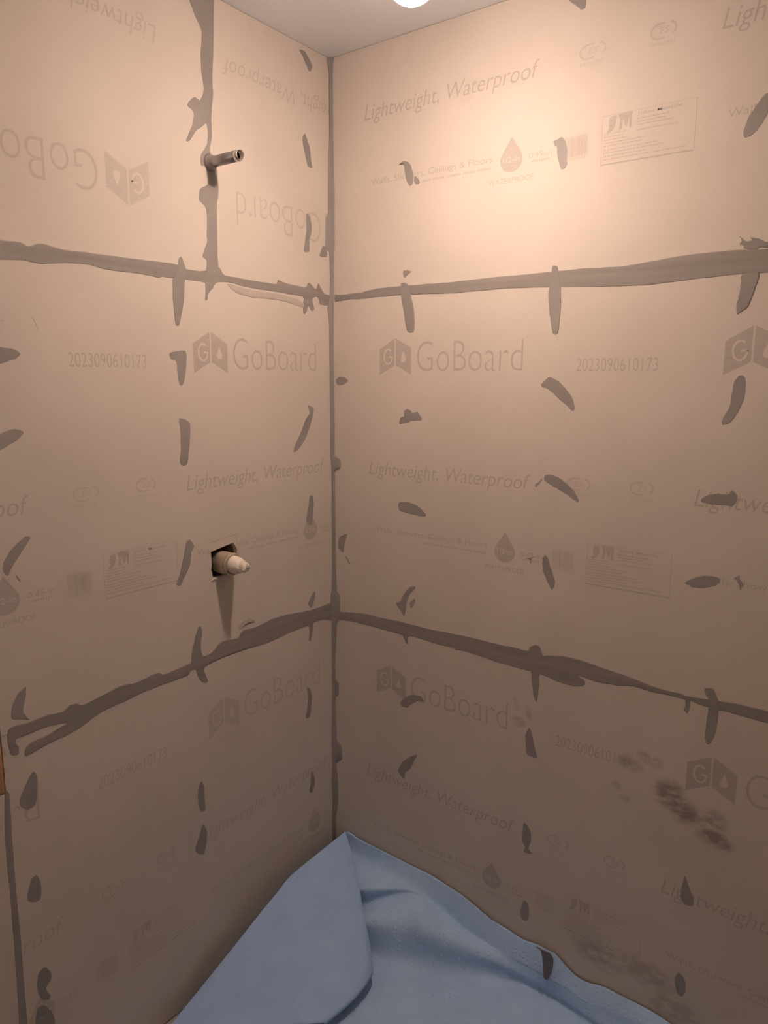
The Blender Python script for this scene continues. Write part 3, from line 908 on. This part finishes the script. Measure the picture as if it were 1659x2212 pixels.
bmesh.ops.recalc_face_normals(bm, faces=bm.faces[:])
add_obj('stop_tab', bm, M_NYLON, st)
lathe('stem_screw', [(0.0815, 0.0048), (0.0860, 0.0048), (0.0885, 0.0040), (0.0895, 0.0022)], M_SCREW, st, (0, 0, 0), seg=16)
# supply elbows seen inside the opening
bm = bmesh.new()
for zz, sg in ((0.012, 1), (-0.012, -1)):
    r = 0.011
    seg = 16
    prev = None
    for t in range(8):
        z = zz+sg*t*0.012
        ring = [bm.verts.new((-0.075+r*math.cos(2*math.pi*k/seg), 0.012+r*math.sin(2*math.pi*k/seg), z)) for k in range(seg)]
        if prev:
            for k in range(seg):
                j = (k+1) % seg
                bm.faces.new([prev[k], prev[j], ring[j], ring[k]])
        prev = ring
bmesh.ops.recalc_face_normals(bm, faces=bm.faces[:])
M_COPPER = node_mat('copper_pipe', (0.60, 0.34, 0.20), rough=0.35, metal=0.9)
add_obj('riser_pipe', bm, M_COPPER, val, smooth=True)

# ------------------------------------------------------------------ blue drop cloth
def cloth_mat(name, c1, c2, dots):
    m = node_mat(name, c1, rough=0.75, spec=0.25, color2=c2, scale=16, bump=0.0)
    nt = m.node_tree
    b = nt.nodes['Principled BSDF']
    tc = nt.nodes.new('ShaderNodeTexCoord')
    vo = nt.nodes.new('ShaderNodeTexVoronoi')
    vo.inputs['Scale'].default_value = 90 if dots else 260
    vo.inputs['Randomness'].default_value = 0.55
    nt.links.new(tc.outputs['Object'], vo.inputs['Vector'])
    mr = nt.nodes.new('ShaderNodeMapRange')
    mr.inputs['From Min'].default_value = 0.0
    mr.inputs['From Max'].default_value = 0.32
    nt.links.new(vo.outputs['Distance'], mr.inputs[0])
    bp = nt.nodes.new('ShaderNodeBump')
    bp.inputs['Strength'].default_value = 0.8 if dots else 0.12
    bp.inputs['Distance'].default_value = 0.0020
    nt.links.new(mr.outputs[0], bp.inputs['Height'])
    nt.links.new(bp.outputs[0], b.inputs['Normal'])
    return m


M_CLOTH = cloth_mat('pale_blue_dimpled_fabric', (0.46, 0.67, 0.98), (0.42, 0.62, 0.93), True)
M_FLAP = cloth_mat('pale_blue_smooth_backing', (0.41, 0.61, 0.97), (0.37, 0.57, 0.93), False)


def cr1(P, n):
    """Catmull-Rom resample of a (k, 3) polyline: n points per span"""
    P = np.array(P, float)
    k = len(P)
    out = []
    for i in range(k-1):
        p0 = P[max(i-1, 0)]
        p1 = P[i]
        p2 = P[i+1]
        p3 = P[min(i+2, k-1)]
        for t in np.arange(n)/n:
            out.append(0.5*((2*p1)+(-p0+p2)*t+(2*p0-5*p1+4*p2-p3)*t*t+(-p0+3*p1-3*p2+p3)*t**3))
    out.append(P[-1])
    return np.array(out)


def grid_obj(name, Gd, mat, parent=None, thick=0.0012):
    h, w, _ = Gd.shape
    bm = bmesh.new()
    V = [[bm.verts.new(tuple(Gd[i, j])) for j in range(w)] for i in range(h)]
    for i in range(h-1):
        for j in range(w-1):
            bm.faces.new([V[i][j], V[i][j+1], V[i+1][j+1], V[i+1][j]])
    bm.normal_update()
    up_ = sum(f.normal.z for f in bm.faces)
    if up_ < 0:
        bmesh.ops.reverse_faces(bm, faces=bm.faces[:])
    o = add_obj(name, bm, mat, parent, smooth=True)
    sm = o.modifiers.new('thickness', 'SOLIDIFY')
    sm.thickness = thick
    sm.offset = -1
    return o


G0 = np.array(D_SHEET, float)/1000.
G0 = G0[:, 3:, :]                                   # columns from the corner point rightwards
extra = G0[:, :1, :] + np.array([-0.02, -0.035, -0.065])
extra[:, :, 0] = np.maximum(extra[:, :, 0], 0.02)
extra[:, :, 2] = np.maximum(extra[:, :, 2], 0.010)
LEFT = [(.030, -.050, .020), (.028, -.100, .016), (.028, -.160, .014), (.028, -.210, .013), (.028, -.280, .012), (.028, -.360, .011),
        (.028, -.560, .011), (.028, -.760, .011), (.030, -1.02, .011)]
left = np.array(LEFT)[:, None, :]
midc = left*0.5+extra*0.5
midc[:, :, 2] = np.minimum(midc[:, :, 2], 0.02)
G0 = np.concatenate([left, midc, extra, G0], axis=1)
G0[:, :, 1] = np.minimum(G0[:, :, 1], -0.0045)
G1 = np.stack([cr1(G0[i], 4) for i in range(G0.shape[0])])
G2 = np.stack([cr1(G1[:, j], 7) for j in range(G1.shape[1])], axis=1)
G2[:, :, 1] = np.minimum(G2[:, :, 1], -0.0040)
G2[:, :, 2] = np.maximum(G2[:, :, 2], 0.006)
sheet = grid_obj('drop_cloth', G2, M_CLOTH)
tag(sheet, 'pale blue drop cloth bunched on the floor in the corner, one side folded over', 'cloth')

A3 = cr1(np.array(D_A, float)/1000., 6)
B3 = cr1(np.array(D_B, float)/1000., 6)
n = len(A3)
rowsF = []
for i in range(n):
    a, b = A3[i], B3[i]
    s = i/(n-1)
    w = b-a
    wl = np.linalg.norm(w)
    under = [a+np.array([0.02, 0.004, -0.016])*min(1, s*6), a+np.array([0.004, 0.002, -0.0145])*min(1, s*6), a+np.array([-0.0035, 0, -0.006])*min(1, s*6)]
    row = list(under)
    for t in np.linspace(0, 1, 22):
        p_ = a+w*t
        bulge = 0.055*wl*math.sin(math.pi*min(1, t*1.0))**0.8 if 0 < t < 1 else 0
        dip = -0.30*wl*math.exp(-((t-0.38)/0.22)**2)*min(1, s*2.2)
        curl = 0.02*math.exp(-((t-0.80)/0.16)**2)*s
        p_ = p_+np.array([0, 0, bulge*0.8+dip*0.22+curl])
        row.append(p_)
    # the free edge turns down
    row.append(b+np.array([0.0015, -0.0005, -0.005*min(1, s*4)]))
    rowsF.append(row)
GF = np.array(rowsF)
GF[:, :, 2] = np.maximum(GF[:, :, 2], 0.004)
fl = grid_obj('folded_flap', GF, M_FLAP, sheet, thick=0.0016)
fl['label'] = 'smooth folded-over side of the cloth'

# grey sealant smeared on the cloth's upturned edge
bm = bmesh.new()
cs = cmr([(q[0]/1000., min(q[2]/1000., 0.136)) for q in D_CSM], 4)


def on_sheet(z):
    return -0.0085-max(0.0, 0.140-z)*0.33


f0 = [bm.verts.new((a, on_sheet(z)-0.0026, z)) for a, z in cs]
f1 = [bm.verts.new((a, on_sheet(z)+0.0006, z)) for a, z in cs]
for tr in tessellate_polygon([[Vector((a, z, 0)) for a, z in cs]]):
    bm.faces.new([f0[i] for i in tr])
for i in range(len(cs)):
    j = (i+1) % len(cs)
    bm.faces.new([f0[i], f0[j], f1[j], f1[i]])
bmesh.ops.recalc_face_normals(bm, faces=bm.faces[:])
M_SEAL_SHADED = node_mat('sealant_darkened_for_shade', (0.13, 0.125, 0.15), rough=0.5)  # same grey sealant, its colour darkened to stand for dimmer light here
add_obj('sealant_smear', bm, M_SEAL_SHADED, sheet)['label'] = 'dark grey sealant smear on the cloth edge'

# ------------------------------------------------------------------ ceiling lamp (just above the frame)
lamp = bpy.data.objects.new('ceiling_light', None)
lamp.location = LAMP_POS
COL.objects.link(lamp)
tag(lamp, 'glowing bare bulb under the ceiling, at the top edge above the corner', 'light bulb')
M_PORC = node_mat('white_porcelain', (0.82, 0.80, 0.78), rough=0.3, spec=0.5)
lathe('lamp_holder', [(0.0, 0.058), (-0.008, 0.058), (-0.018, 0.050), (-0.030, 0.032), (-0.052, 0.026), (-0.054, 0.019)], M_PORC, lamp, (0, 0, 0), axis='z', seg=48)
M_GLOW = bpy.data.materials.new('lit_frosted_bulb')
M_GLOW.use_nodes = True
nt = M_GLOW.node_tree
nt.nodes.clear()
em = nt.nodes.new('ShaderNodeEmission')
em.inputs[0].default_value = (*LAMP_COL, 1)
# an LED bulb throws most of its light out of its lower end
geo = nt.nodes.new('ShaderNodeNewGeometry')
sep = nt.nodes.new('ShaderNodeSeparateXYZ')
nt.links.new(geo.outputs['Normal'], sep.inputs[0])
mr = nt.nodes.new('ShaderNodeMapRange')
mr.interpolation_type = 'SMOOTHSTEP'
mr.inputs['From Min'].default_value = -0.60
mr.inputs['From Max'].default_value = -0.92
mr.inputs['To Min'].default_value = DOME_EMIT
mr.inputs['To Max'].default_value = TIP_EMIT
nt.links.new(sep.outputs['Z'], mr.inputs[0])
nt.links.new(mr.outputs[0], em.inputs[1])
ou = nt.nodes.new('ShaderNodeOutputMaterial')
nt.links.new(em.outputs[0], ou.inputs[0])
RB = 0.047
zc = -(2.438-BULB_TIP)+RB
prof = [(-0.052, 0.0165), (-0.066, 0.0175), (zc+0.049, 0.021)]
for k in range(1, 25):
    a_ = math.radians(32+(180-32)*k/24)
    prof.append((zc+RB*math.cos(a_), max(0.0003, RB*math.sin(a_))))
lathe('bulb', prof, M_GLOW, lamp, (0, 0, 0), axis='z', seg=48)
# added fill light without a fixture, behind the camera, brightening the mid walls
rl = bpy.data.lights.new('fill_light', 'AREA')
rl.shape = 'RECTANGLE'
rl.size = 0.60
rl.size_y = 0.14
rl.energy = FILL_W
rl.color = (1.0, 0.72, 0.56)
ro = bpy.data.objects.new('fill_light', rl)
ro.location = (1.35, -2.55, 1.80)
ro.rotation_euler = (math.radians(90), 0, math.radians(8))
COL.objects.link(ro)
